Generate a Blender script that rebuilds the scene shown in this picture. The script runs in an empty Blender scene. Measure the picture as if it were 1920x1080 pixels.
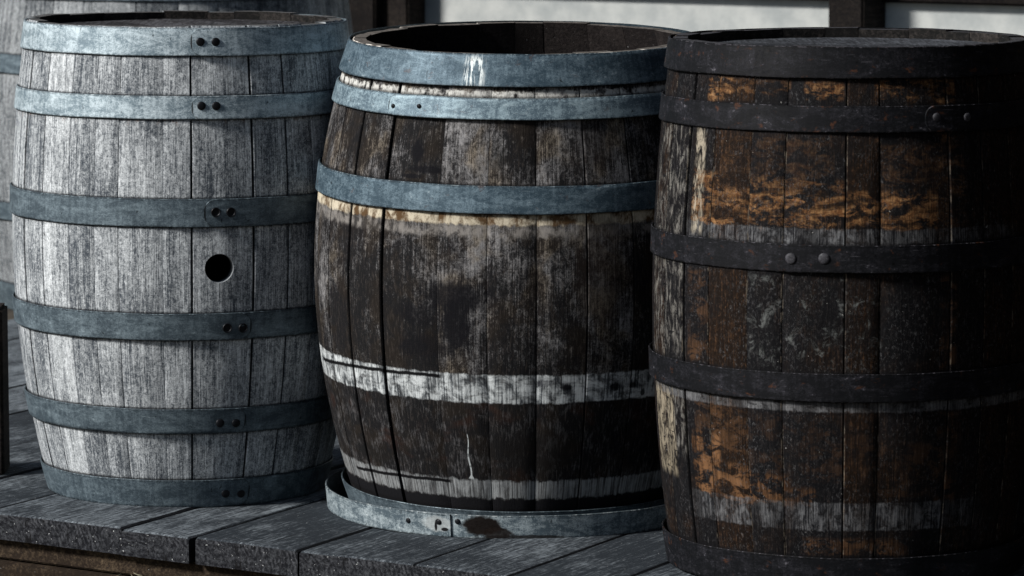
import bpy, bmesh, math, random
from mathutils import Vector, Matrix, noise as mn
random.seed(7)
R = math.radians
S = bpy.context.scene
COL = S.collection

# ------------------------------------------------------------------ camera, world, sun, exposure
F = 7500.0                       # focal length in pixels of a 1920 px wide frame
HC = 1.37                        # camera height above the deck
PITCH = math.atan(890.0 / F)
cd = bpy.data.cameras.new('camera'); cam = bpy.data.objects.new('camera', cd); COL.objects.link(cam)
cam.location = (0, 0, HC); cam.rotation_euler = (math.pi/2 - PITCH, 0, 0)
cd.sensor_width = 36; cd.lens = F/1920*36; cd.clip_start = .1; cd.clip_end = 2000
cd.dof.use_dof = True; cd.dof.focus_distance = 7.7; cd.dof.aperture_fstop = 9.0
S.camera = cam
W = bpy.data.worlds.new('World'); S.world = W; W.use_nodes = True
SUN_EL, SUN_AZ = R(36), R(-67)    # azimuth measured from the camera side, negative = to the left
wt = W.node_tree; sky = wt.nodes.new('ShaderNodeTexSky'); sky.sky_type = 'NISHITA'; sky.sun_disc = False
sky.sun_elevation = SUN_EL
# direction towards the sun in world space (camera looks along +Y, so the camera side is -Y)
SD = Vector((math.sin(SUN_AZ)*math.cos(SUN_EL), -math.cos(SUN_AZ)*math.cos(SUN_EL), math.sin(SUN_EL)))
sky.sun_rotation = math.atan2(SD.x, SD.y)
wt.links.new(sky.outputs[0], wt.nodes['Background'].inputs[0]); wt.nodes['Background'].inputs[1].default_value = .05
sl = bpy.data.lights.new('sun', 'SUN'); sl.energy = 5.0; sl.angle = R(12); sl.color = (1, .97, .93)
so = bpy.data.objects.new('sun', sl); COL.objects.link(so); so.rotation_euler = SD.to_track_quat('Z', 'Y').to_euler(); so.location = SD*30
S.view_settings.view_transform = 'Standard'; S.view_settings.look = 'None'; S.view_settings.exposure = 0; S.view_settings.gamma = 1

# ------------------------------------------------------------------ pixel -> place (used once, to lay the place out in metres)
FW = Vector((0, math.cos(PITCH), -math.sin(PITCH))); UP = Vector((0, math.sin(PITCH), math.cos(PITCH)))
def ray(x, y): return FW + Vector((1, 0, 0))*((x-960)/F) + UP*(-(y-540)/F)
def ground(x, y, z=0.0):
    d = ray(x, y); t = (z-HC)/d.z; return Vector((d.x*t, d.y*t, z))
def zplane(x, y, Y):
    d = ray(x, y); t = Y/d.y; return Vector((d.x*t, Y, HC+d.z*t))

# ------------------------------------------------------------------ node helper
class G:
    def __init__(s, name):
        s.m = bpy.data.materials.new(name); s.m.use_nodes = True; s.t = s.m.node_tree
        s.b = s.t.nodes['Principled BSDF']
    def n(s, typ): return s.t.nodes.new(typ)
    def set(s, inp, v):
        if isinstance(v, bpy.types.NodeSocket): s.t.links.new(v, inp)
        elif isinstance(v, (tuple, list)) and len(v) == 3 and inp.type == 'RGBA': inp.default_value = (*v, 1)
        else: inp.default_value = v
    def M(s, op, a, b=0.0, c=None, clamp=False):
        k = s.n('ShaderNodeMath'); k.operation = op; k.use_clamp = clamp
        s.set(k.inputs[0], a); s.set(k.inputs[1], b)
        if c is not None: s.set(k.inputs[2], c)
        return k.outputs[0]
    def add(s, a, b): return s.M('ADD', a, b)
    def sub(s, a, b): return s.M('SUBTRACT', a, b)
    def mul(s, a, b): return s.M('MULTIPLY', a, b)
    def uv(s):
        k = s.n('ShaderNodeUVMap'); k.uv_map = 'UVMap'; return k.outputs[0]
    def obj(s): return s.n('ShaderNodeTexCoord').outputs['Object']
    def xyz(s, v):
        k = s.n('ShaderNodeSeparateXYZ'); s.set(k.inputs[0], v); return k.outputs
    def comb(s, x, y, z):
        k = s.n('ShaderNodeCombineXYZ'); [s.set(k.inputs[i], v) for i, v in enumerate((x, y, z))]; return k.outputs[0]
    def rnd(s): return s.n('ShaderNodeObjectInfo').outputs['Random']
    def attr(s, nm):
        k = s.n('ShaderNodeAttribute'); k.attribute_name = nm; return k.outputs['Fac']
    def scale(s, v, sc, off=None):
        k = s.n('ShaderNodeVectorMath'); k.operation = 'MULTIPLY'; s.set(k.inputs[0], v); k.inputs[1].default_value = sc
        o = k.outputs[0]
        if off is not None:
            j = s.n('ShaderNodeVectorMath'); j.operation = 'ADD'; s.set(j.inputs[0], o); s.set(j.inputs[1], off); o = j.outputs[0]
        return o
    def noise(s, v, sc=(1, 1, 1), d=5, r=.6, dist=0, off=None):
        k = s.n('ShaderNodeTexNoise'); s.set(k.inputs['Vector'], s.scale(v, sc, off)); k.inputs['Scale'].default_value = 1
        k.inputs['Detail'].default_value = d; k.inputs['Roughness'].default_value = r; k.inputs['Distortion'].default_value = dist
        return k.outputs[0]
    def ss(s, v, a, b, o0=0.0, o1=1.0):        # smoothstep from a to b
        k = s.n('ShaderNodeMapRange'); k.interpolation_type = 'SMOOTHSTEP'; s.set(k.inputs[0], v)
        inv = a > b
        if inv: a, b, o0, o1 = b, a, o1, o0
        for i, q in enumerate((a, b, o0, o1)): k.inputs[1+i].default_value = q
        return k.outputs[0]
    def mix(s, f, a, b):
        k = s.n('ShaderNodeMix'); k.data_type = 'RGBA'; s.set(k.inputs[0], f); s.set(k.inputs[6], a); s.set(k.inputs[7], b); return k.outputs[2]
    def win(s, v, a, b, w):                     # window a..b with soft edge w
        return s.mul(s.ss(v, a-w, a+w), s.ss(v, b+w, b-w))
    def box(s, u, v, u0, u1, v0, v1, wu, wv): return s.mul(s.win(u, u0, u1, wu), s.win(v, v0, v1, wv))
    def bump(s, h, strength=.5, dist=.002):
        k = s.n('ShaderNodeBump'); k.inputs['Strength'].default_value = strength; k.inputs['Distance'].default_value = dist
        s.set(k.inputs['Height'], h); s.t.links.new(k.outputs[0], s.b.inputs['Normal'])
    def out(s, col, rough=.8, metal=0.0, spec=.3):
        s.set(s.b.inputs['Base Color'], col); s.set(s.b.inputs['Roughness'], rough); s.set(s.b.inputs['Metallic'], metal)
        s.set(s.b.inputs['Specular IOR Level'], spec); return s.m

# ------------------------------------------------------------------ object helpers
def tag(o, label=None, cat=None, group=None, kind=None):
    if label: o['label'] = label
    if cat: o['category'] = cat
    if group: o['group'] = group
    if kind: o['kind'] = kind
    return o
def empty(name, loc, rot=(0, 0, 0)):
    o = bpy.data.objects.new(name, None); COL.objects.link(o); o.location = loc; o.rotation_euler = rot; o.empty_display_size = .1; return o
def link(name, bm, mats, parent=None, sharp=32):
    bmesh.ops.recalc_face_normals(bm, faces=bm.faces)
    for f in bm.faces: f.smooth = True
    for e in bm.edges:
        if len(e.link_faces) != 2 or e.calc_face_angle(0) > R(sharp): e.smooth = False
    me = bpy.data.meshes.new(name); bm.to_mesh(me); bm.free()
    for m in (mats if isinstance(mats, (list, tuple)) else [mats]): me.materials.append(m)
    o = bpy.data.objects.new(name, me); COL.objects.link(o)
    if parent: o.parent = parent
    return o
def box_bm(x0, x1, y0, y1, z0, z1, bev=.003, bm=None, jit=0):
    bm = bm or bmesh.new()
    r = bmesh.ops.create_cube(bm, size=1)
    for v in r['verts']:
        v.co = Vector((x0 if v.co.x < 0 else x1, y0 if v.co.y < 0 else y1, z0 if v.co.z < 0 else z1)) + Vector([random.uniform(-jit, jit) for _ in range(3)])
    if bev: bmesh.ops.bevel(bm, geom=list({e for v in r['verts'] for e in v.link_edges}), offset=bev, segments=2, affect='EDGES')
    return bm

# ------------------------------------------------------------------ barrel geometry
class Prof:                                   # barrel radius against height: cubic through the measured silhouette
    def __init__(s, pts, H):
        import numpy as np
        z = np.array([p[0] for p in pts]); r = np.array([p[1] for p in pts])
        s.c = np.polyfit(z, r, 3); s.H = H
    def __call__(s, z):
        c = s.c; z = max(-.01, min(s.H+.01, z)); return float(((c[0]*z+c[1])*z+c[2])*z+c[3])

def P(r, a, z): return Vector((r*math.sin(a), -r*math.cos(a), z))

def stave(prof, H, a0, a1, hoops, gap, mats, parent, thick=.026, dz=0, dr=0, R0=.35, gl=1.0, gr=1.0):
    bm = bmesh.new(); uvl = bm.loops.layers.uv.new('UVMap')
    le = bm.verts.layers.float.new('edge'); lh = bm.verts.layers.float.new('hoop_shade')
    top = H + dz
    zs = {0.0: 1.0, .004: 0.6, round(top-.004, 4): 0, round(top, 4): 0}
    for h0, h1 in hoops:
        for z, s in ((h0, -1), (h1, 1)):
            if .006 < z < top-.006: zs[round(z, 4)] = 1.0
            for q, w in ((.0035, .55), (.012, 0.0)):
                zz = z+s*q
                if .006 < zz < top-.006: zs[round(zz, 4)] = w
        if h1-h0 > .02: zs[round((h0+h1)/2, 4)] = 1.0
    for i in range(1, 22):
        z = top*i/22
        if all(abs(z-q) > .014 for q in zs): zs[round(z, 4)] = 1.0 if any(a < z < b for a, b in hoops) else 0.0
    rows = sorted(zs)
    g, g2 = [q/2/R0 for q in (gap if isinstance(gap, tuple) else (gap, gap))]; bv = .0022/R0; mid = (a0+a1)/2
    A = [a0+g, a0+g+bv, a0+(a1-a0)*.32, mid, a0+(a1-a0)*.68, a1-g2-bv, a1-g2]
    flat = .25*R0*(1-math.cos((a1-a0)/2))
    D = [-.0028*gl-flat, -flat, -flat*.2, 0, -flat*.2, -flat, -.0028*gr-flat]
    E = [1-gl, 1-gl*.15, 1, 1, 1, 1-gr*.15, 1-gr]
    A += [a1-g2, a0+g]; D += [-thick, -thick]; E += [0, 0]
    rr = []; uvd = {}
    for z in rows:
        r = prof(z)+dr; row = []
        cut = .0022 if (z > top-.002 or z < .002) else 0
        for k, (a, d, e) in enumerate(zip(A, D, E)):
            rad = r+d - (cut if d > -.015 else 0)
            rad += mn.noise(Vector((a*7, z*5, R0*40)))*.0008
            zz = z
            if z > top-.002: zz += mn.noise(Vector((a*30, 4.4, R0*90)))*.0018
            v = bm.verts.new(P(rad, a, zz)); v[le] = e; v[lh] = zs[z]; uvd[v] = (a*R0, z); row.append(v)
        rr.append(row)
    n = len(A)
    for i in range(len(rows)-1):
        for k in range(n):
            fc = bm.faces.new((rr[i][k], rr[i][(k+1) % n], rr[i+1][(k+1) % n], rr[i+1][k]))
            if k == 7: fc.material_index = 2
    f1 = bm.faces.new(rr[0][::-1]); f2 = bm.faces.new(rr[-1]); f2.material_index = 1
    for f in bm.faces:
        for l in f.loops:
            u, v = uvd[l.vert]
            if f is f2: v += (Vector(l.vert.co.xy).length)
            l[uvl].uv = (u, v)
    return link('stave', bm, mats, parent, 38)

def band(name, prof, z0, z1, a_end, side, mat, parent, R0=.35, t=.0022, lap=14, off=.0008, seed=0, round_=True, steps=108):
    """one hoop: a strip wound once round and a little over itself; its outer end at angle a_end; side -1 = tab end at the left"""
    bm = bmesh.new(); uvl = bm.loops.layers.uv.new('UVMap'); uvd = {}; le = bm.verts.layers.float.new('edge'); ll = bm.verts.layers.float.new('lap')
    tot = 2*math.pi + R(lap); w = z1-z0; cr = w*.42 if round_ else .001
    ss = [tot*i/steps for i in range(steps)]
    arc = cr/R0
    ss = [s for s in ss if s < tot-arc] + [tot-arc+arc*q for q in (0, .3, .55, .75, .9, .98, 1)]
    rows = []
    for s in ss:
        a = a_end + side*(s-tot)*-1 if False else a_end - side*(tot-s)*1.0
        # walking towards the visible end
        a = a_end - side*(tot-s)
        ramp = t*1.15*s/(2*math.pi)
        q = max(0, (s-(tot-arc))/arc); sh = cr*(1-math.sqrt(max(0, 1-q*q))) if q > 0 else 0
        zj0 = mn.noise(Vector((math.sin(a)*4, math.cos(a)*4, seed)))*.0011; zj1 = mn.noise(Vector((math.sin(a)*4, math.cos(a)*4, seed+9)))*.0011
        lo, hi = z0+sh+zj0, z1-sh+zj1
        row = []
        for z, o, ev in ((lo, 0, 0), (lo, t*.6, 0), (lo+.0012, t, .2), (lo+.007, t, 1), (hi-.007, t, 1), (hi-.0012, t, .2), (hi, t*.6, 0), (hi, 0, 0)):
            rad = prof(z)+off+ramp+o + mn.noise(Vector((math.sin(a)*5, math.cos(a)*5, z*18+seed)))*.0011 + mn.noise(Vector((math.sin(a)*16, math.cos(a)*16, z*40+seed)))*.0006
            v = bm.verts.new(P(rad, a, z)); v[le] = ev; v[ll] = max(0, (q-.72)/.28); uvd[v] = (a*R0, z); row.append(v)
        rows.append(row)
    n = 8
    for i in range(len(rows)-1):
        for k in range(n): bm.faces.new((rows[i][k], rows[i][(k+1) % n], rows[i+1][(k+1) % n], rows[i+1][k]))
    bm.faces.new(rows[0]); bm.faces.new(rows[-1][::-1])
    for f in bm.faces:
        for l in f.loops: l[uvl].uv = uvd[l.vert]
    return link(name, bm, mat, parent, 40)

def rivet(prof, a, z, rad, mat, parent, lift=.0045, dish=False):
    bm = bmesh.new(); n = 18
    pr = [(1.0, 0), (1.0, .0012), (.88, .0024), (.6, .0030), (.3, .0033)] if not dish else [(1.12, 0), (1.12, .0022), (1.0, .0032), (.86, .0026), (.74, .0006), (.3, .0004)]
    r0 = prof(z)+lift; rings = []
    dn = P(1, a, 0).normalized(); dt = Vector((math.cos(a), math.sin(a), 0)); c = P(r0, a, z)
    for q, h in pr:
        rings.append([bm.verts.new(c+dn*h+(dt*math.cos(2*math.pi*k/n)+Vector((0, 0, 1))*math.sin(2*math.pi*k/n))*rad*q) for k in range(n)])
    for i in range(len(rings)-1):
        for k in range(n): bm.faces.new((rings[i][k], rings[i][(k+1) % n], rings[i+1][(k+1) % n], rings[i+1][k]))
    bm.faces.new(rings[-1]); bm.faces.new(rings[0][::-1])
    return link('rivet', bm, mat, parent, 50)

def head(prof, H, depth, mat, parent, ang, nb=7, thick=.02, R0=.3):
    r = prof(H-depth)-.024
    cut = sorted([-r]+[(-1+2*i/nb)*r+random.uniform(-.012, .012) for i in range(1, nb)]+[r])
    for i in range(nb):
        x0, x1 = cut[i]+.0006, cut[i+1]-.0006
        if i == 0: x0 += .004
        if i == nb-1: x1 -= .004
        bm = bmesh.new(); uvl = bm.loops.layers.uv.new('UVMap'); st = 7
        xs = [x0+(x1-x0)*k/st for k in range(st+1)]
        loop = [(x, math.sqrt(max(1e-6, r*r-x*x))) for x in xs]+[(x, -math.sqrt(max(1e-6, r*r-x*x))) for x in xs[::-1]]
        dz = random.uniform(-.0008, .0008)
        tp = [bm.verts.new((x, y, H-depth+dz)) for x, y in loop]; bt = [bm.verts.new((x, y, H-depth-thick)) for x, y in loop]
        bm.faces.new(tp); bm.faces.new(bt[::-1]); n = len(tp)
        for k in range(n): bm.faces.new((tp[k], bt[k], bt[(k+1) % n], tp[(k+1) % n]))
        for f in bm.faces:
            for l in f.loops: l[uvl].uv = (l.vert.co.x, l.vert.co.y)
        bmesh.ops.rotate(bm, verts=bm.verts, matrix=Matrix.Rotation(ang, 3, 'Z'))
        link('head_board', bm, mat, parent)

class Barrel:
    def __init__(s, cx, ybase, sil, ytop):
        s.c = ground(cx, ybase); s.cx = cx
        s.dep = (s.c-Vector((0, 0, HC))).dot(FW)
        s.H = zplane(cx, ytop, s.c.y).z
        pts = []
        for y, r in sil:
            q = zplane(cx, y, s.c.y); pts.append((q.z, r*(q-Vector((0, 0, HC))).dot(FW)/F))
        s.prof = Prof(pts, s.H); s.pts = pts; s.tilt = Matrix.Identity(4)
        s.R0 = s.prof(s.H/2)
    def surf(s, x, y):
        """angle and height of the barrel surface behind a pixel"""
        inv = s.M.inverted(); o = inv @ Vector((0, 0, HC)); d = (inv.to_3x3() @ ray(x, y))
        t0 = 0; t = (s.c.y-.9)/d.y
        for i in range(4000):
            p = o+d*t
            if math.hypot(p.x, p.y) <= s.prof(p.z): break
            t += .0005
            if p.y > 0: break
        return math.atan2(p.x, -p.y), p.z
    def place(s, name, label, group, rot=(0, 0, 0)):
        s.root = empty(name, s.c, rot); s.M = Matrix.Translation(s.c) @ Vector(rot).to_track_quat('Z', 'Y').to_matrix().to_4x4() if False else Matrix.Translation(s.c)
        from mathutils import Euler
        s.M = Matrix.Translation(s.c) @ Euler(rot).to_matrix().to_4x4()
        tag(s.root, label, 'barrel', group); return s.root
    def seams(s, degs, rng, lo=11, hi=19):
        vo = math.degrees(math.atan2(-s.c.x, s.c.y)); degs = [q+vo for q in degs]   # seams were read off as seen from the camera
        a = list(degs); end = a[0]+360; k = a[-1]
        n = round((end-k)/15); w = [rng.uniform(lo, hi) for _ in range(n)]; q = (end-k)/sum(w)
        for x in w[:-1]: k += x*q; a.append(k)
        a.append(end); return a
# ------------------------------------------------------------------ materials
def grime_and_shade(g, col, edge_dark=(.008, .008, .009), rim=.85, hoop=.8, seam=.85):  # seam grime, plus hoop contact shade painted into the wood colour
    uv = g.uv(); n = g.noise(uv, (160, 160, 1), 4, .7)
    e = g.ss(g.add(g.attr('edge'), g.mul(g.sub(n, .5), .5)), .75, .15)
    h = g.ss(g.add(g.attr('hoop_shade'), g.mul(g.sub(n, .5), 1.1)), .35, .95)
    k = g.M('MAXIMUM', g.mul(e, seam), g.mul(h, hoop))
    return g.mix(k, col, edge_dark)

def seasoned(g, uv, off):
    """common weathered-oak detail: returns grain, streak, mottle, crackle"""
    grain = g.noise(uv, (420, 16, 1), 6, .65, .3, off)
    streak = g.noise(uv, (75, 2.2, 1), 4, .6, .2, off)
    mott = g.noise(uv, (130, 95, 1), 8, .8, .8, off)
    big = g.noise(uv, (14, 8, 1), 4, .6, .3, off)
    cross = g.noise(uv, (45, 230, 1), 5, .7, 2.0, off)
    return grain, streak, mott, big, cross

def mat_grey(name, zs, gain=1.0):
    g = G(name); uv = g.uv(); u, v, _ = g.xyz(uv); r = g.rnd(); off = g.comb(g.mul(r, 37), g.mul(r, 91), 0)
    grain, streak, mott, big, cross = seasoned(g, uv, off)
    sq = g.noise(uv, (70, 110, 1), 6, .75, 3.5, off); f = g.add(g.mul(grain, .95), g.mul(mott, 1.3)); f = g.add(f, g.mul(streak, .6)); f = g.add(f, g.mul(big, .55)); f = g.add(f, g.mul(sq, .75)); f = g.add(f, .16)
    f = g.add(f, g.mul(g.sub(r, .5), .18))
    fn = g.noise(uv, (480, 330, 1), 3, .7, .5, off); f = g.add(f, g.mul(g.sub(fn, .5), .55)); k = g.ss(f, 1.90, 2.72)
    k = g.M('POWER', k, 1.05)
    col = g.mix(k, (.055*gain, .067*gain, .082*gain), (.84*gain, .885*gain, .91*gain))
    # pores and cracks along the grain
    cr = g.noise(uv, (330, 5, 1), 3, .6, .5, off); col = g.mix(g.ss(cr, .63, .72, 0, .75), col, (.03, .035, .042))
    pit = g.noise(uv, (55, 30, 1), 3, .6, 1, off); col = g.mix(g.ss(pit, .70, .77, 0, .8), col, (.03, .03, .032))
    # warm rust bleeding just under two hoops
    for z in zs: 
        rn = g.noise(uv, (60, 60, 1), 4, .7); w = g.mul(g.win(v, z-.012, z+.002, .004), g.ss(rn, .55, .68)); col = g.mix(g.mul(w, .55), col, (.16, .07, .03))
    col = grime_and_shade(g, col, (.010, .012, .015), hoop=.85, seam=.9)
    g.bump(g.add(g.mul(grain, .5), g.mul(mott, .6)), .8, .002)
    return g.out(col, .88, 0, .12)

def mat_metal(name, dark, light, speck, lo=.42, hi=.62, rough=.55, metal=.35, rust=0.0, sc=1.0, spec=.3, streaks=None, blot=None):
    g = G(name); uv = g.uv(); r = g.rnd(); off = g.comb(g.mul(r, 53), g.mul(r, 17), 0); u, v, _ = g.xyz(uv)
    big = g.noise(uv, (16*sc, 40*sc, 1), 6, .72, .6, off); fine = g.noise(uv, (130, 170, 1), 5, .75, .4, off); vert = g.noise(uv, (110, 14, 1), 4, .6, 0, off); fx = g.noise(uv, (420, 420, 1), 3, .7, 0, off)
    f = g.add(g.mul(big, .5), g.add(g.mul(fine, .3), g.mul(vert, .2))); f = g.add(f, g.mul(g.sub(fx, .5), .32))
    col = g.mix(g.ss(f, lo, hi), dark, light)
    col = g.mix(g.ss(g.add(g.mul(fine, .5), g.mul(big, .5)), .585, .66, 0, .75), col, speck)
    sp = g.noise(uv, (95, 60, 1), 2, .5, .5, off); col = g.mix(g.ss(sp, .70, .75, 0, .8), col, tuple(c*.25 for c in dark))
    scr = g.noise(uv, (22, 300, 1), 3, .6, .3, off); col = g.mix(g.ss(scr, .67, .73, 0, .35), col, speck)
    ed = g.attr('edge'); col = g.mix(g.ss(g.add(ed, g.mul(g.sub(fine, .5), 1.6)), .62, .15, 0, .62), col, tuple(c*.28 for c in dark))  # edge dirt, and the hoop's shadow lines painted into the metal colour
    col = g.mix(g.mul(g.win(ed, .06, .16, .05), g.ss(vert, .5, .62, 0, .7)), col, speck)
    col = g.mix(g.ss(g.attr('lap'), .25, .7, 0, .92), col, (.006, .007, .009))
    if streaks:
        for (u0, u1, v0, v1) in streaks:
            sn = g.noise(uv, (120, 22, 1), 4, .7, .6); col = g.mix(g.mul(g.box(u, v, u0, u1, v0, v1, .008, .008), g.ss(sn, .47, .56)), col, (.72, .78, .78))
    if blot:
        for (u0, v0, ru, rv, c, st) in blot:
            du = g.M('DIVIDE', g.sub(u, u0), ru); dv = g.M('DIVIDE', g.sub(v, v0), rv)
            d = g.M('SQRT', g.add(g.mul(du, du), g.mul(dv, dv))); d = g.add(d, g.mul(g.sub(g.noise(uv, (60, 60, 1), 4, .6), .5), .8))
            col = g.mix(g.ss(d, 1.1, .75, 0, st), col, c)
    if rust:
        rn = g.noise(uv, (30, 45, 1), 6, .7, .4, off); col = g.mix(g.ss(rn, .6, .68, 0, rust), col, (.09, .035, .015))
    g.bump(g.add(g.mul(fine, .6), g.mul(big, .5)), .35, .0012)
    return g.out(col, g.ss(fine, .3, .7, rough-.12, rough+.2), metal, spec)

def plain(name, col, rough=.7, metal=0, n=.35, sc=60):
    g = G(name); o = g.obj(); q = g.noise(o, (sc, sc, sc), 5, .7)
    g.bump(q, .3, .001)
    return g.out(g.mix(g.ss(q, .3, .7), tuple(c*(1-n) for c in col), tuple(c*(1+n) for c in col)), rough, metal)

def mat_brown(name, B):
    """middle barrel: dark weathered oak, bleached where hoops used to sit"""
    g = G(name); uv = g.uv(); u, v, _ = g.xyz(uv); r = g.rnd(); off = g.comb(g.mul(r, 37), g.mul(r, 91), 0)
    grain, streak, mott, big, cross = seasoned(g, uv, off)
    f = g.add(g.mul(grain, 1.0), g.mul(mott, 1.5)); f = g.add(f, g.mul(streak, .6)); f = g.add(f, g.mul(cross, .3)); f = g.add(f, g.mul(g.noise(uv, (9, 7, 1), 4, .65, .5), 1.5))
    f = g.add(f, g.mul(g.sub(r, .5), .3))
    zz = lambda y: B.surf(984, y)[1]
    # the lower half is darker
    low_dark = g.ss(v, zz(745), zz(765)); low = g.ss(v, zz(640), zz(440), 0, .16)
    f = g.add(f, low); fn = g.noise(uv, (460, 300, 1), 3, .7, .5, off); f = g.add(f, g.mul(g.sub(fn, .5), .5)); f = g.sub(f, g.mul(low_dark, .50))
    k = g.ss(f, 2.47, 3.2)
    hue = g.noise(uv, (12, 10, 1), 3, .6, .4, off)
    dk = g.mix(g.ss(hue, .45, .62), (.010, .010, .011), (.016, .013, .011)); lt = g.mix(g.ss(hue, .47, .66), (.31, .305, .31), (.28, .24, .19))
    col = g.mix(k, dk, lt)
    ru = g.noise(uv, (10, 14, 1), 3, .6, .3, (4, 9, 0)); col = g.mix(g.mul(g.ss(ru, .56, .70, 0, .4), low_dark), col, (.045, .020, .013))
    fz = g.noise(uv, (240, 40, 1), 6, .8, .5, off); col = g.mix(g.ss(fz, .5, .68, 0, .55), col, g.mix(k, (.075, .062, .055), (.40, .38, .36)))
    fz2 = g.noise(uv, (28, 20, 1), 6, .75, .5, off); col = g.mix(g.mul(low_dark, g.ss(g.add(g.mul(fz2, .5), g.mul(fz, .5)), .5, .62, 0, .6)), col, (.13, .13, .135))
    # bleached belt with dark vertical checks
    j = g.mul(g.sub(g.noise(uv, (40, 40, 1), 4, .7, 0, off), .5), .014); vj = g.add(v, j)
    chk = g.noise(uv, (260, 7, 1), 5, .7, .4, off); pat = g.noise(uv, (30, 26, 1), 4, .7, .5, off)
    pb = g.mix(g.ss(g.add(g.mul(chk, .6), g.mul(pat, .6)), .50, .70), (.06, .07, .08), (.66, .70, .71))
    bb = g.mul(g.win(vj, zz(757), zz(705), .0022), g.ss(g.add(pat, g.mul(grain, .5)), .5, .8, .35, 1))
    bb = g.mul(bb, g.ss(g.noise(uv, (22, 60, 1), 6, .75, .4, off), .34, .52, .35, 1)); col = g.mix(bb, col, pb)
    # raw strip just under the third hoop: cream and ochre
    j2 = g.mul(g.sub(g.noise(uv, (60, 60, 1), 4, .7, 0, off), .5), .02); v2 = g.add(v, j2)
    ro = g.noise(uv, (45, 30, 1), 4, .7, .3, off)
    cr = g.mix(g.ss(g.add(g.mul(ro, .7), g.mul(g.noise(uv, (15, 2, 1), 2, .5), .5)), .5, .68), (.10, .06, .03), (.58, .52, .40))
    col = g.mix(g.win(v2, zz(424), zz(398), .003), col, cr)
    col = g.mix(g.mul(g.win(v2, zz(446), zz(426), .006), g.ss(ro, .4, .6, .1, .7)), col, (.30, .28, .26))
    # paler strip between the two top hoops and at the foot
    col = g.mix(g.mul(g.win(v2, zz(186), zz(172), .002), g.ss(ro, .38, .56)), col, (.58, .58, .55))
    col = g.mix(g.mul(g.win(v2, zz(936), zz(903), .003), g.ss(g.add(chk, g.mul(pat, .4)), .55, .85, .1, .85)), col, (.38, .40, .41))
    col = g.mix(g.win(v2, zz(962), zz(937), .003), col, (.010, .010, .012))
    col = g.mix(g.ss(v, B.H-.0085, B.H-.0065), col, g.mix(g.ss(ro, .38, .5), (.14, .11, .09), (.74, .70, .64)))
    # dark scorched marks with a shape of their own
    def blot(col, x, y, rx, ry, c=(.006, .006, .008), st=.9, nz=1.1, fr=40):
        a, z = B.surf(x, y); du = g.M('DIVIDE', g.sub(u, a*B.R0), rx/955); dv = g.M('DIVIDE', g.sub(v, z), ry/955)
        d = g.M('SQRT', g.add(g.mul(du, du), g.mul(dv, dv))); d = g.add(d, g.mul(g.sub(g.noise(uv, (fr, fr, 1), 7, .78, .6), .5), nz*1.3)); d = g.add(d, g.mul(g.sub(grain, .5), .9))
        return g.mix(g.ss(d, 1.15, .55, 0, st), col, c)
    for a in ((783, 285, 16, 24), (800, 318, 45, 8), (770, 330, 26, 5), (850, 555, 80, 34), (855, 610, 34, 60), (790, 590, 60, 26, (.006, .006, .008), .7), (800, 650, 70, 30, (.006, .006, .008), .7),
              (930, 300, 20, 30, (.01, .01, .01), .5), (1130, 500, 60, 120, (.02, .014, .012), .6), (1120, 270, 50, 60, (.015, .012, .012), .55), (700, 850, 60, 20, (.01, .01, .01), .5), (1000, 850, 110, 50, (.01, .009, .009), .6)): col = blot(col, *a)
    for a in ((1063, 727, 11, 7), (1153, 725, 12, 9), (1186, 722, 9, 7), (1020, 720, 16, 8, (.02, .02, .03), .6), (1205, 735, 6, 8)): col = blot(col, *a, nz=1.0, fr=120) if len(a) == 4 else blot(col, *a)
    # long check above the belt on the left staves, and one above the foot
    for (xa, ya, xb, yb, w) in ((606, 672, 826, 705, 3.2), (668, 876, 846, 902, 3.0)):
        a, z = B.surf(xa, ya); b, y = B.surf(xb, yb); a *= B.R0; b *= B.R0
        t = g.M('DIVIDE', g.sub(u, a), b-a); line = g.add(z, g.mul(g.sub(1.0, g.mul(g.sub(1.0, t), g.sub(1.0, t))), y-z))
        dd = g.M('ABSOLUTE', g.add(g.sub(v, line), g.mul(g.sub(g.noise(uv, (50, 20, 1), 3, .6), .5), .006)))
        col = g.mix(g.mul(g.ss(dd, w/955*1.5, w/955*.6), g.win(u, a, b, .006)), col, (.006, .006, .007))
    # dried white drip
    a, z0 = B.surf(884, 898); _, z1 = B.surf(884, 815); a *= B.R0
    t = g.M('DIVIDE', g.sub(v, z0), z1-z0); ln = g.add(a, g.add(g.mul(g.M('SINE', g.mul(t, 9.0)), .0016), g.mul(t, -.003))); wd = g.add(g.ss(t, .0, .10, .0042, 0), g.ss(t, 1, .3, .0001, .0009))
    col = g.mix(g.mul(g.ss(g.sub(g.M('ABSOLUTE', g.sub(u, ln)), wd), .0013, .0001), g.mul(g.win(t, 0, 1, .03), g.ss(g.noise(uv, (60, 90, 1), 3, .6), .36, .48, .35, 1))), col, (.52, .56, .57))
    col = grime_and_shade(g, col, (.006, .006, .007), hoop=.7, seam=.95)
    g.bump(g.add(g.mul(grain, .5), g.mul(mott, .6)), .8, .002)
    return g.out(col, .86, 0, .1)

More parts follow.
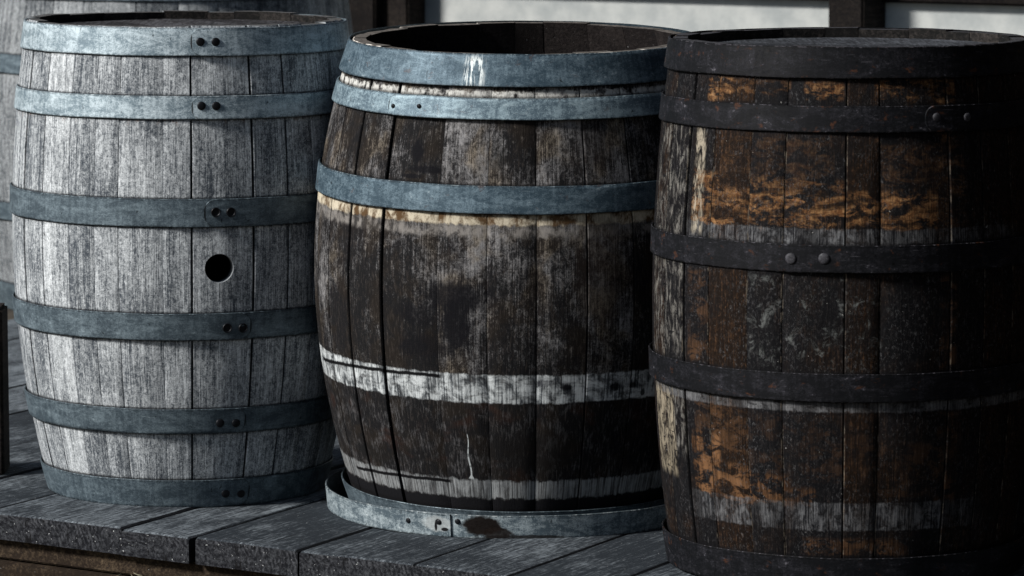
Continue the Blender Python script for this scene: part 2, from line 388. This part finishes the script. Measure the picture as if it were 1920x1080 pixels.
def mat_black_dim(name, B):
    """right barrel: near-black oak with orange patches, darkened in colour for dim light"""
    g = G(name); uv = g.uv(); u, v, _ = g.xyz(uv); r = g.rnd(); off = g.comb(g.mul(r, 37), g.mul(r, 91), 0)
    grain, streak, mott, big, cross = seasoned(g, uv, off)
    zz = lambda y, x=1582: B.surf(x, y)[1]
    uu = lambda x, y=600: B.surf(x, y)[0]*B.R0
    base = g.add(g.mul(grain, .8), g.mul(mott, .9))
    k = g.ss(base, .84, 1.2)
    tone = g.ss(g.add(g.mul(g.noise(uv, (9, 5, 1), 5, .75, .6, off), .8), g.mul(r, .3)), .40, .68)
    fn = g.noise(uv, (460, 300, 1), 3, .7, .5, off); k = g.M('MULTIPLY', k, g.ss(fn, .3, .62, .35, 1.35))
    col = g.mix(k, g.mix(tone, (.003, .003, .004), (.008, .004, .002)), g.mix(tone, (.040, .036, .036), (.13, .066, .032)))  # near-black tones also carry the dim light on this barrel
    # orange raw oak: wavy horizontal figure, in windows
    wob = g.mul(g.sub(g.noise(uv, (9, 6, 1), 3, .5, .4), .5), .10)
    wv = g.noise(g.comb(g.mul(u, 9.0), g.mul(g.add(v, g.mul(wob, .35)), 62.0), 0), (1, 1, 1), 7, .68, .25)
    ocol = g.mix(g.ss(g.add(g.mul(wv, .75), g.mul(grain, .3)), .40, .66), (.012, .006, .003), g.mix(g.ss(mott, .42, .62), (.15, .062, .022), (.40, .22, .095)))
    ocol = g.mix(g.ss(wv, .66, .72, 0, .6), ocol, (.62, .52, .38))
    def region(x0, x1, y0, y1, st=1.0, wu=.004, wv_=.006, th=(.45, .57), fr=(22, 26)):
        nz = g.noise(uv, (fr[0], fr[1]*1.6, 1), 7, .74, .5, off); jt = g.mul(g.sub(nz, .5), .05)
        m = g.box(g.add(u, g.mul(jt, .3)), g.add(v, jt), uu(x0), uu(x1), zz(y1), zz(y0), wu, wv_)
        return g.mul(g.mul(m, g.ss(nz, th[0], th[1])), st)
    def lay(col, m, c): return g.mix(m, col, c)
    for a in ((1293, 1760, 358, 428, 1.0), (1293, 1340, 330, 430, 1.0), (1400, 1580, 335, 365, .7), (1308, 1356, 150, 195, 1.0), (1356, 1470, 152, 178, .5), (1500, 1578, 152, 182, .9), (1642, 1760, 148, 185, .75), (1762, 1800, 150, 200, .8),
              (1762, 1812, 250, 425, .33, .008), (1580, 1645, 380, 425, .7), (1340, 1560, 250, 340, .16), (1650, 1762, 270, 350, .2)):
        col = lay(col, region(*a), ocol)
    low = g.mix(g.ss(g.add(g.mul(big, .5), g.mul(grain, .5)), .42, .6), (.02, .009, .004), (.20, .10, .045))
    for a in ((1292, 1345, 830, 945, 1.0), (1345, 1405, 880, 950, .8), (1375, 1480, 895, 948, .95), (1466, 1530, 915, 955, .6), (1500, 1720, 1010, 1040, .45), (1766, 1805, 775, 945, .28, .006), (1300, 1400, 770, 860, .3), (1640, 1765, 830, 930, .16), (1400, 1640, 780, 900, .14), (1290, 1330, 520, 690, .3), (1765, 1795, 520, 690, .3)):
        col = lay(col, region(*a), low)
    # crisp straight-edged pale belts left by hoops
    grey = g.mix(g.ss(g.add(g.mul(grain, .7), g.mul(g.noise(uv, (60, 30, 1), 5, .75, .8, off), .6)), .56, .78), (.010, .011, .014), (.22, .225, .235))
    wide = g.noise(uv, (18, 3, 1), 3, .6, 0, off)
    def belt(y0, y1, st, x0=1200, x1=1960):
        j = g.mul(g.sub(g.noise(uv, (70, 25, 1), 4, .7, 0, off), .5), .011)
        return g.mul(g.mul(g.win(g.add(v, j), zz(y1), zz(y0), .0018), g.win(u, uu(x0), uu(x1), .035)), g.mul(g.mul(g.ss(wide, .34, .6, .25, 1), g.ss(g.noise(uv, (40, 50, 1), 6, .75, .5, off), .36, .52, .1, 1)), st))
    col = lay(col, belt(755, 774, .9), g.mix(.4, grey, (.16, .16, .165)))
    col = lay(col, belt(944, 996, .75, 1290, 1850), grey)
    col = lay(col, belt(430, 462, .85, 1290, 1660), grey); col = lay(col, belt(432, 460, .5, 1660, 1900), grey)
    sp = g.noise(uv, (34, 26, 1), 8, .78, .9)
    col = lay(col, g.mul(region(1400, 1660, 520, 700, .8, .02, .02, (.42, .6)), g.ss(sp, .52, .64)), (.15, .16, .155))
    dirt = g.noise(uv, (210, 120, 1), 6, .8, .7, off); dz_ = g.noise(uv, (16, 12, 1), 4, .6, .5, (2, 7, 0)); col = g.mix(g.mul(g.ss(dirt, .53, .66, 0, .6), g.ss(dz_, .38, .62, .15, 1)), col, (.13, .13, .135))
    # leftmost staves: greyer, flaking
    sp2 = g.noise(uv, (90, 26, 1), 7, .75, .6)
    col = lay(col, g.mul(g.mul(g.win(u, uu(1222), uu(1284), .004), g.win(v, zz(880), zz(235), .02)), g.ss(sp2, .48, .64, 0, .75)), (.22, .21, .19))
    col = lay(col, g.mul(g.mul(g.win(u, uu(1222, 850), uu(1268, 850), .006), g.win(v, zz(925), zz(765), .01)), g.ss(sp2, .42, .6, 0, .8)), (.34, .29, .21))
    col = lay(col, g.mul(g.mul(g.win(u, uu(1293), uu(1312), .004), g.win(v, zz(450), zz(250), .01)), g.ss(sp2, .44, .6, 0, .7)), (.50, .44, .34))
    cut = g.mul(g.win(u, uu(1235), uu(1270), .005), g.ss(g.noise(uv, (30, 120, 1), 3, .5), .6, .68)); col = g.mix(cut, col, (.006, .006, .007))
    # pale rubbed arrises along some seams
    e = g.attr('edge'); wear = g.mul(g.win(e, .35, .80, .07), g.ss(g.noise(uv, (60, 26, 1), 5, .75, 0, off), .5, .62, 0, .5)); col = g.mix(wear, col, (.26, .22, .17))
    edg = g.noise(uv, (24, 10, 1), 4, .7, 0, off); sp3 = g.noise(uv, (150, 150, 1), 3, .6, .3, (3, 3, 0)); col = g.mix(g.ss(sp3, .72, .76, 0, .75), col, (.55, .55, .52))
    col = grime_and_shade(g, col, (.004, .004, .005), hoop=.6, seam=.9)
    g.bump(g.add(g.mul(grain, .5), g.mul(mott, .6)), .8, .002)
    return g.out(col, .75, 0, .12)

def mat_plank(name, dark=(.020, .025, .031), light=(.26, .295, .325), lo=.92, hi=1.38, spk=.7):
    g = G(name); o = g.obj(); r = g.rnd(); off = g.comb(g.mul(r, 37), g.mul(r, 11), 0)
    gr = g.noise(o, (170, 9, 170), 6, .7, .5, off); mo = g.noise(o, (90, 60, 90), 8, .82, .6, off); bg = g.noise(o, (7, 4, 7), 4, .6, .3, off)
    f = g.add(g.add(g.mul(gr, .8), g.mul(mo, .8)), g.add(g.mul(bg, .5), g.mul(g.sub(r, .5), .16)))
    col = g.mix(g.ss(f, lo, hi), dark, light)
    cr = g.noise(o, (110, 2.5, 110), 3, .6, .4, off); col = g.mix(g.ss(cr, .66, .72, 0, .8), col, (.012, .013, .015))
    sp = g.noise(o, (170, 170, 170), 2, .5, 0, off); col = g.mix(g.ss(sp, .73, .77, 0, spk), col, (.62, .64, .64))
    if name == 'deck_wood': col = g.mix(g.ss(g.add(g.attr('edge'), g.mul(g.sub(mo, .5), 1.2)), .75, .2, 0, .93), col, (.008, .009, .011))
    g.bump(g.add(g.mul(gr, .6), g.mul(mo, .5)), .8, .0025)
    return g.out(col, .85, 0, .15)

def mat_endgrain(name):
    g = G(name); o = g.obj(); r = g.rnd(); x, y, z = g.xyz(o)
    cx = g.mul(g.sub(r, .5), .12); nz = g.noise(o, (40, 1, 40), 4, .6)
    dx = g.sub(x, cx); dz = g.add(z, .085); d = g.M('SQRT', g.add(g.mul(dx, dx), g.mul(g.mul(dz, dz), 1.6)))
    ring = g.M('SINE', g.add(g.mul(d, 620.0), g.mul(nz, 16.0)))
    mo = g.noise(o, (110, 110, 110), 7, .75, .4, g.comb(g.mul(r, 9), 0, 0))
    rf = g.noise(o, (25, 25, 25), 3, .6); f = g.add(g.mul(g.mul(ring, g.ss(rf, .42, .62)), .07), g.add(mo, -.03))
    col = g.mix(g.ss(f, .36, .70), (.009, .010, .013), (.085, .09, .10))
    sp = g.noise(o, (200, 200, 200), 2, .5); col = g.mix(g.ss(sp, .70, .75, 0, .9), col, (.6, .62, .62))
    cr = g.noise(o, (60, 60, 14), 3, .6, .4); col = g.mix(g.ss(cr, .66, .70, 0, .9), col, (.006, .006, .007))
    g.bump(g.add(g.mul(ring, .4), g.mul(mo, 4.0)), .7, .002)
    return g.out(col, .9, 0, .15)
# ------------------------------------------------------------------ layout of the barrels
B1 = Barrel(352, 907, [(40, 298), (92, 304), (190, 312), (300, 319), (390, 325), (450, 326), (520, 323), (600, 315), (680, 303), (760, 288), (830, 275), (890, 262)], 35)
B2 = Barrel(984, 943, [(80, 328), (148, 345), (190, 356), (260, 369), (335, 381), (385, 388), (440, 393), (500, 396), (560, 394), (620, 389), (680, 377), (715, 367), (800, 350), (890, 333)], 68)
B3 = Barrel(1582, 1052, [(85, 334), (135, 339), (190, 347), (270, 353), (350, 358), (440, 362), (550, 365), (660, 364), (730, 358), (800, 351), (900, 341), (1000, 330)], 70)
B0 = Barrel(322, 563, [(-100, 322), (10, 338), (120, 352), (250, 360), (380, 354), (480, 336), (560, 318)], -120)
GR = 'oak barrels standing on the deck'
r1 = B1.place('barrel', 'silver grey weathered barrel with six galvanised hoops and an open round bung hole', GR, (0, R(.25), 0))
r2 = B2.place('barrel', 'open topped brown barrel with three blue grey upper hoops, standing inside a loose metal hoop', GR, (R(2.3), 0, 0))
r3 = B3.place('barrel', 'blackened barrel with patches of orange wood and black iron hoops, nearest of the row', GR)
r0 = B0.place('barrel', 'large grey barrel in the background behind the silver grey barrel', GR, (0, 0, 0))

def hoop_z(B, x, y0, y1): return (B.surf(x, y1)[1], B.surf(x, y0)[1])

M1w = mat_grey('weathered_oak_grey', [B1.surf(352, 224)[1]])
M0w = mat_grey('weathered_oak_far', [], .62)
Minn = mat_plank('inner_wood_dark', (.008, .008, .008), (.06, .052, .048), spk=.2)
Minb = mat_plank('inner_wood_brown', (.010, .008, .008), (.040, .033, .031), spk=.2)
Mend = plain('chime_end_grain', (.07, .07, .07), .9, 0, .6, 90)
Mpale = plain('raw_end_grain', (.10, .09, .08), .9, 0, .7, 90)
Mbend = plain('black_end_grain', (.035, .035, .04), .8, 0, .5, 90)
Mgal = mat_metal('galvanised_bright', (.16, .22, .26), (.56, .66, .71), (.76, .83, .86), .40, .60)
Mgal2 = mat_metal('galvanised_dull', (.060, .085, .105), (.185, .24, .275), (.34, .42, .46), .42, .62)
Mriv = plain('rivet_iron', (.012, .013, .016), .45, .5, .3)
Mrivb = plain('rivet_worn', (.045, .045, .052), .6, .2, .7, 200)
Mblue = mat_metal('blue_grey_steel', (.042, .072, .097), (.16, .225, .27), (.42, .49, .52), .42, .62, rust=.35, streaks=[])
Mblack = mat_metal('black_hoop_iron', (.004, .0045, .006), (.024, .024, .030), (.15, .145, .165), .46, .66, .6, 0, rust=.55, spec=.15)

def build(B, root, seams, hoops, wood, endm, headd, headm, rng_seed, inner, gaps=None, strong=(), weak=(.3, .75), ang=.5, lap=None):
    rng = random.Random(rng_seed); st = random.getstate(); random.seed(rng_seed)
    zs = [h['z'] for h in hoops]; a = B.seams(seams, rng)
    objs = []; sg = [1.0 if q in strong else rng.uniform(*weak) for q in range(len(a)-1)]; sg.append(sg[0])
    for i in range(len(a)-1):
        g = .0003+.0012*min(sg[i], sg[i+1])
        if gaps and i in gaps: g = gaps[i]
        o = stave(B.prof, B.H, R(a[i]), R(a[i+1]), zs, g, [wood, endm, inner], root, dz=rng.uniform(-.0018, .0018), dr=rng.uniform(-.0009, .0009), R0=B.R0, gl=sg[i], gr=sg[i+1])
        objs.append(o)
    for j, h in enumerate(hoops):
        hb = band('hoop', B.prof, h['z'][0], h['z'][1], h['end'], h['side'], h['mat'], root, B.R0, seed=rng_seed*7+j, off=h.get('off', .0012), lap=h.get('lap', 14), t=h.get('t', .003), round_=h.get('rnd', True))
        for (ra, rz) in h.get('riv', []): rivet(B.prof, ra, rz, h.get('rr', .0085), h.get('rm', Mriv), hb, h.get('off', .0012)+h.get('t', .003)*2.1, h.get('dish', False))
    if headd: head(B.prof, B.H, headd, headm, root, ang)
    random.setstate(st); return objs

# ---- silver grey barrel
def H(B, cx, y0, y1, mat, endx, side, rivs=(), ry=None, **k):
    z = hoop_z(B, cx, y0, y1); ym = ry or (y0+y1)/2
    return dict(z=z, mat=mat, end=B.surf(endx, ym)[0], side=side, riv=[B.surf(x, ym) for x in rivs], **k)
h1 = [H(B1, 352, 52, 105, Mgal, 357, -1, (375, 403), 78, lap=12), H(B1, 352, 180, 224, Mgal, 359, -1, (377, 404), 198, lap=12),
      H(B1, 352, 373, 426, Mgal2, 382, -1, (403, 431), 397, dish=True, lap=12), H(B1, 352, 588, 638, Mgal2, 469, 1, (424, 453), 614, dish=True, lap=12),
      H(B1, 352, 767, 813, Mgal2, 458, 1, (411, 440), 792, lap=12), H(B1, 352, 900, 951, Mgal2, 464, 1, (421, 449), 924, lap=12)]
s1 = [-79, -67, -54, -41.3, -31, -22.4, -7.6, 1.6, 22.0, 34.8, 46, 61, 74]
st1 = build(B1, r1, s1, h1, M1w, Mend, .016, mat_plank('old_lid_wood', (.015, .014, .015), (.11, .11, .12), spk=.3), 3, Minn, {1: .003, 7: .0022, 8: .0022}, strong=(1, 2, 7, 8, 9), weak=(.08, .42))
# the bung hole is cut right through its stave
ba, bz = B1.surf(411, 503); Rb = .0275
cut = bmesh.new(); bmesh.ops.create_cone(cut, cap_ends=True, segments=40, radius1=Rb, radius2=Rb*1.08, depth=.12)
cut.transform(Matrix.Translation(P(B1.prof(bz), ba, bz)) @ P(1, ba, 0).normalized().to_track_quat('Z', 'Y').to_matrix().to_4x4())
cm = bpy.data.meshes.new('cutter'); cut.to_mesh(cm); cut.free(); co = bpy.data.objects.new('cutter', cm); COL.objects.link(co)
tgt = [o for o in st1 if True][7]; tgt.parent = None
md = tgt.modifiers.new('b', 'BOOLEAN'); md.object = co; md.operation = 'DIFFERENCE'; md.solver = 'EXACT'
dg = bpy.context.evaluated_depsgraph_get(); nm = bpy.data.meshes.new_from_object(tgt.evaluated_get(dg)); tgt.modifiers.clear(); tgt.data = nm; tgt.parent = r1
ax_ = P(1, ba, 0).normalized(); c0 = P(B1.prof(bz), ba, bz)
for v in nm.vertices:
    w_ = v.co-c0; dpt = w_.dot(ax_)
    if (w_-ax_*dpt).length < Rb*1.2 and dpt > -.006: nm.attributes['edge'].data[v.index].value = 1.0; nm.attributes['hoop_shade'].data[v.index].value = 0.0
tgt['label'] = 'broad stave with a round bung hole'
bpy.data.objects.remove(co); bpy.data.meshes.remove(cm)

# ---- open brown barrel
Mbr = mat_brown('weathered_oak_brown', B2)
a0 = B2.surf(893, 120)
Mblue_top = mat_metal('blue_grey_steel_splashed', (.042, .072, .097), (.16, .225, .27), (.42, .49, .52), .42, .62, rust=.35, streaks=[((B2.surf(876, 120)[0]+2*math.pi)*B2.R0, (B2.surf(910, 120)[0]+2*math.pi)*B2.R0, B2.surf(893, 158)[1], B2.surf(893, 106)[1])])
Mblue_lt = mat_metal('blue_grey_steel_light', (.09, .135, .17), (.31, .41, .46), (.60, .68, .70), .42, .60, rust=.3)
h2 = [H(B2, 984, 101, 163, Mblue_top, 1400, -1, off=.004), H(B2, 984, 184, 225, Mblue_lt, 735, -1, (744, 791), 198, rr=.0045, off=.003), H(B2, 984, 349, 402, Mblue, 1400, -1, off=.003),
      H(B2, 984, 957, 1001, Mgal2, 1400, -1, off=.010)]
s2 = [-78, -67, -55.2, -41.4, -23.6, -10, 3.0, 16.6, 30, 43, 55, 66, 78]
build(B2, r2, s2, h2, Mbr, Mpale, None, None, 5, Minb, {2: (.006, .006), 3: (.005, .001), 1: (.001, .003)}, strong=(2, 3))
# inner faces and hidden floor of the open barrel
fl = B2.prof(.05)-.03
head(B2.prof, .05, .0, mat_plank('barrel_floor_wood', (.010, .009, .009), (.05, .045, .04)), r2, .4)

# ---- near-black barrel, dimmed in colour
Mch = mat_black_dim('dimmed_black_oak', B3)
h3 = [H(B3, 1582, 88, 147, Mblack, 1400, -1, off=.002, lap=6), H(B3, 1582, 199, 249, Mblack, 1732, -1, (1752, 1808), 219, rm=Mrivb, rr=.0075, t=.0032), H(B3, 1582, 460, 512, Mblack, 1459, -1, (1485, 1546), 484, rm=Mrivb, rr=.010),
      H(B3, 1582, 701, 754, Mblack, 1465, -1, off=.0025, lap=6), H(B3, 1582, 1045, 1108, Mblack, 1465, 1, off=.006)]
for q_ in (0, 3, 4): h3[q_]['end'] = 2.6
for q_ in (0, 2, 3): h2[q_]['end'] = 2.6
s3 = [-78, -67, -56, -54.2, -43.4, -29.5, -18.5, -.4, 9.4, 31, 43, 56, 70]
s3 = [-80, -68, -55, -43.4, -29.5, -18.5, -.4, 9.4, 31, 43, 56, 70]
build(B3, r3, s3, h3, Mch, Mbend, .017, mat_plank('black_lid_wood', (.02, .022, .026), (.12, .13, .15), spk=.2), 9, Minn, {1: (.001, .009), 2: (.009, .001)}, ang=1.2, strong=(2, 9))

# ---- large barrel behind
h0 = [dict(z=(B0.surf(25, 138)[1], B0.surf(25, 102)[1]), mat=Mgal2, end=2.5, side=-1), dict(z=(B0.surf(25, 414)[1], B0.surf(25, 381)[1]), mat=Mgal2, end=2.5, side=-1),
      dict(z=(.001, B0.surf(25, 532)[1]), mat=Mgal2, end=2.5, side=-1), dict(z=(B0.surf(250, 2)[1], B0.surf(250, 2)[1]+.05), mat=Mgal2, end=2.5, side=-1)]
build(B0, r0, [-75, -58.5, -50, -38, -24, -10, 3, 15, 30, 45, 58, 72], h0, M0w, Mend, .02, Mend, 12, Minn)

# ------------------------------------------------------------------ loose hoop lying round the foot of the open barrel
c = ground(975, 946)
RR = 357/F*(c-Vector((0, 0, HC))).dot(FW)
Bz = type('o', (), {})
def ring_prof(z): return RR + (z-.02)*.10
an = lambda x: math.asin(max(-1, min(1, (x-975)/357)))
uL = lambda x: (an(x)-(2*math.pi if x > 852 else 0))*RR
Mring = mat_metal('worn_galvanised', (.09, .125, .15), (.40, .47, .50), (.72, .76, .76), .42, .60, .55, .3,
                  blot=[(uL(908), .026, .040, .020, (.008, .005, .004), 1.0), (uL(932), .012, .035, .012, (.012, .007, .005), .95), (uL(980), .004, .09, .006, (.012, .009, .008), .9), (uL(830), .026, .032, .016, (.60, .64, .64), .6), (uL(830), .030, .006, .006, (.01, .01, .012), 1), (uL(826), .022, .003, .010, (.01, .01, .012), 1), (uL(842), .016, .008, .004, (.01, .01, .012), 1)])
lr = band('loose_hoop', ring_prof, .001, .047, an(852), 1, Mring, None, RR, t=.003, lap=12, off=0, seed=3, round_=False)
lr.location = (c.x, c.y, 0); lr.rotation_euler = (R(.3), 0, 0)
tag(lr, 'loose rusty galvanised hoop lying on the deck round the foot of the open barrel', 'barrel hoop')
for x, z in ((777, .027), (832, .030), (864, .033)):
    rivet(ring_prof, an(x), z, .0055, Mriv, lr, .0052 if x < 852 else .003)

# ------------------------------------------------------------------ deck
deck = tag(empty('deck', (0, 0, 0)), kind='structure')
A = ground(0, 962); Bp = ground(956, 1079); e = (Bp-A).normalized(); q0 = ground(360, 1007); q1 = ground(620, 930); p = (q1-q0).normalized()
Mpl = mat_plank('deck_wood'); Meg = mat_endgrain('deck_end_grain')
ts = [(ground(x, y)-A).dot(e) for x, y in ((222, 992), (360, 1007), (555, 1032), (801, 1051), (956, 1079))]
sh = Vector((-p.y, p.x, 0))                       # across the planks, to the left
k = abs(Vector((e.x, e.y, 0)).dot(Vector((p.y, -p.x, 0))))
ts = [-1.75, -1.5, -1.22, -.98, -.74, -.47, -.24, -.035] + ts + [ts[-1]+d for d in (.2, .42, .66, .87, 1.12, 1.33, 1.56, 1.8, 2.02, 2.26, 2.5, 2.73, 2.96)]
TH = .052; rng = random.Random(4); slant = (e.dot(p))
ax, ay = Vector((p.y, -p.x, 0)), p                # local x across (to the right), local y along
for i in range(len(ts)-1):
    w = (ts[i+1]-ts[i])*k; gp = .007 if abs(ts[i+1]-ts[9]) < 1e-6 else .0012
    gpl = .007 if abs(ts[i]-ts[9]) < 1e-6 else .0012
    bm = bmesh.new(); lde = bm.verts.layers.float.new('edge'); out = rng.uniform(-.006, .008); zt = rng.uniform(-.002, .0015)
    L = 7.0; n = 10; tilt = rng.uniform(-.002, .002); bev = .0035
    sl_ = (ts[i+1]-ts[i])*slant                  # the cut end follows the deck edge
    rows = []
    for j in range(n+1):
        y = -out + (0 if j == 0 else L*(j/n)**1.5)
        if j == 1: y = -out+.004
        row = []
        for (fx, z) in ((0, -TH), (0, -bev), (bev, 0), (bev*2.6, .0004), (w*.5, .0012), (w-bev*2.6, .0004), (w-bev, 0), (w, -bev), (w, -TH)):
            fx = min(max(fx, gpl), w-gp) if fx in (0, w) else fx+(gpl if fx < w/2 else -gp)
            yy = y + sl_*fx/w*(1 if j < 2 else 1)
            ee = 1.0 if bev*2 < fx < w-bev*2 else .3 if z > -bev/2 else 0.0
            row.append(bm.verts.new((fx, yy, z+(zt+tilt*(fx/w-.5) if z > -TH else 0) - (.003 if j == 0 and z > -bev*2 else 0)))); row[-1][lde] = ee
        rows.append(row)
    for j in range(n):
        for c_ in range(9): bm.faces.new((rows[j][c_], rows[j][(c_+1) % 9], rows[j+1][(c_+1) % 9], rows[j+1][c_]))
    fr = bm.faces.new(rows[0]); fr.material_index = 1; bm.faces.new(rows[-1][::-1])
    o = link('plank', bm, [Mpl, Meg], deck, 30)
    o.matrix_world = Matrix.Translation(A+e*ts[i]) @ Matrix(((ax.x, ay.x, 0, 0), (ax.y, ay.y, 0, 0), (0, 0, 1, 0), (0, 0, 0, 1)))
# timber rim under the plank ends
nrm = Vector((e.y, -e.x, 0)); nrm = nrm if nrm.y < 0 else -nrm
Mrim = mat_plank('rim_timber', (.018, .012, .008), (.13, .095, .060), spk=.5)
for (z0, z1, inset) in ((-.095, -TH-.002, .016), (-.30, -.099, .008)):
    bm = box_bm(-2, 4.2, -.02, .02, z0, z1, .003)
    o = link('rim_joist', bm, Mrim, deck)
    m = Matrix(((e.x, -nrm.x, 0, 0), (e.y, -nrm.y, 0, 0), (0, 0, 1, 0), (0, 0, 0, 1)))
    o.matrix_world = Matrix.Translation(A - nrm*(.022+inset)) @ m
    for v in o.data.vertices: v.co = v.co
gm = G('soil'); gn = gm.noise(gm.obj(), (6, 6, 6), 8, .7)
gmat = gm.out(gm.mix(gm.ss(gn, .35, .65), (.03, .024, .018), (.09, .075, .055)), .95)
bm = bmesh.new(); bmesh.ops.create_grid(bm, x_segments=8, y_segments=8, size=600); gr = link('ground', bm, gmat); gr.location = (0, 300, -.42); tag(gr, kind='structure')

# ------------------------------------------------------------------ wall and timbers behind
wc = ground(0, 0, .86) 
wdir = e.copy(); wn = Vector((e.y, -e.x, 0)); wn = wn if wn.y < 0 else -wn
W0 = B0.c + Vector((0, 0, 0)) - wn*1.05          # a point of the wall line
def onwall(x, off=0):                             # where the sight line of pixel column x meets the wall (plan view)
    d = ray(x, 30); d2 = Vector((d.x, d.y, 0)); base = W0 + wn*off
    # solve d2*t = base + wdir*s
    det = d2.x*(-wdir.y) + wdir.x*d2.y
    t = (base.x*(-wdir.y) + wdir.x*base.y)/det; s_ = (d2.x*base.y-d2.y*base.x)/det
    return s_, t
s0 = onwall(-300)[0]; s1_ = onwall(2300)[0]
def wm(off=0): return Matrix.Translation(W0+wn*off) @ Matrix(((wdir.x, -wn.x, 0, 0), (wdir.y, -wn.y, 0, 0), (0, 0, 1, 0), (0, 0, 0, 1)))
pg = G('white_plaster'); pn = pg.noise(pg.obj(), (9, 9, 9), 6, .6); pf = pg.noise(pg.obj(), (90, 90, 90), 4, .6)
pg.bump(pf, .3, .002); plas = pg.out(pg.mix(pg.ss(pn, .3, .7), (.42, .45, .45), (.62, .64, .62)), .85)
wall = link('plaster_wall', box_bm(s0, s1_, 0, .12, -.01, 2.6, 0), plas); wall.matrix_world = wm()
tag(wall, 'pale plastered wall behind the barrels', 'wall')
Mtim = mat_plank('dark_timber', (.006, .005, .005), (.045, .036, .030), spk=.1)
def timber(name, xa, xb, z0, z1, dep, label, cat, off=0):
    sa, sb = onwall(xa, dep)[0], onwall(xb, dep)[0]
    o = link(name, box_bm(sa, sb, -dep, -.001, z0, z1, .006), Mtim); o.matrix_world = wm(); tag(o, label, cat); return o
timber('timber_post', 600, 702, .0, 2.6, .14, 'broad dark timber post behind the gap between the grey and the open barrel', 'post')
timber('timber_post', 703, 764, .0, 2.6, .10, 'dark brown timber post at the left end of the pale wall', 'post')
timber('timber_post', 1552, 1618, .0, 2.6, .14, 'dark upright post rising behind the blackened barrel', 'post')
zb = HC + ray(1300, -7).z*onwall(1300)[1]
timber('timber_beam', 765, 1551, zb, zb+.25, .035, 'dark timber beam above the wide pale wall panel', 'beam')
timber('timber_beam', 1619, 2300, zb, zb+.25, .035, 'dark timber beam above the pale wall panel at the right edge', 'beam')
# unseen board screen on the right, added to block skylight from that side
for i in range(20):
    if i == 0: part = tag(empty('shade_screen', (1.22, 3.2, -.4)), 'added dark board screen, out of view, keeping skylight off the barrels', 'wall')
    o = link('shade_screen_board', box_bm(0, .03, 0, 6.0, .002+i*.168, .166+i*.168, .003), Mtim, part)
# unseen board roof, added high above: it keeps the skylight off the row
rf = tag(empty('shade_roof', W0+Vector((0, 0, 3.5))), 'added dark board roof, out of view, shading the row from the sky', 'roof')
for i in range(18):
    o = link('shade_roof_board', box_bm(s0, s1_, -2.75+i*.154, -2.75+i*.154+.15, 0, .022, .002), Mtim, rf); o.matrix_local = Matrix(((wdir.x, -wn.x, 0, 0), (wdir.y, -wn.y, 0, 0), (0, 0, 1, 0), (0, 0, 0, 1)))
# short dark post at the left edge
g0 = ground(8, 893); pz = zplane(8, 578, g0.y).z
pm = box_bm(-.16, 0, 0, .10, 0, pz, .006); po = link('short_post', pm, Mtim); po.location = (g0.x, g0.y, 0); tag(po, 'short black timber post standing on the deck at the left edge', 'post')
# dry grass caught under the deck edge
Mst = plain('dry_straw', (.22, .20, .14), .8, 0, .4)
bm = bmesh.new(); rg = random.Random(2)
for cxp, n in ((205, 12), (338, 6)):
    for i in range(n):
        b = ground(cxp+rg.uniform(-22, 22), 1068+rg.uniform(-4, 10), -.075) - wn*0 ; 
        b = A + e*((ground(cxp, 1000)-A).dot(e)+rg.uniform(-.03, .03)) - p*.004 + Vector((0, 0, -.085+rg.uniform(-.03, .004)))
        pts = []; d = Vector((rg.uniform(-1, 1), -rg.uniform(.1, .5), rg.uniform(-.5, .9))).normalized(); L = rg.uniform(.012, .035)
        for q in range(5):
            pts.append(b+d*L*q/4); d = (d+Vector((rg.uniform(-.5, .5), 0, rg.uniform(-.6, .3)))).normalized()
        wv = Vector((0, 0, .0011)); pr = None
        for q, pt in enumerate(pts):
            a_ = bm.verts.new(pt+wv*(1-q/5)); c_ = bm.verts.new(pt-wv*(1-q/5)+Vector((.0004, -.0008, 0)))
            if pr: bm.faces.new((pr[0], a_, c_, pr[1]))
            pr = (a_, c_)
o = link('dry_grass', bm, Mst); tag(o, 'wisps of dry pale grass caught below the deck edge', 'grass', kind='stuff')
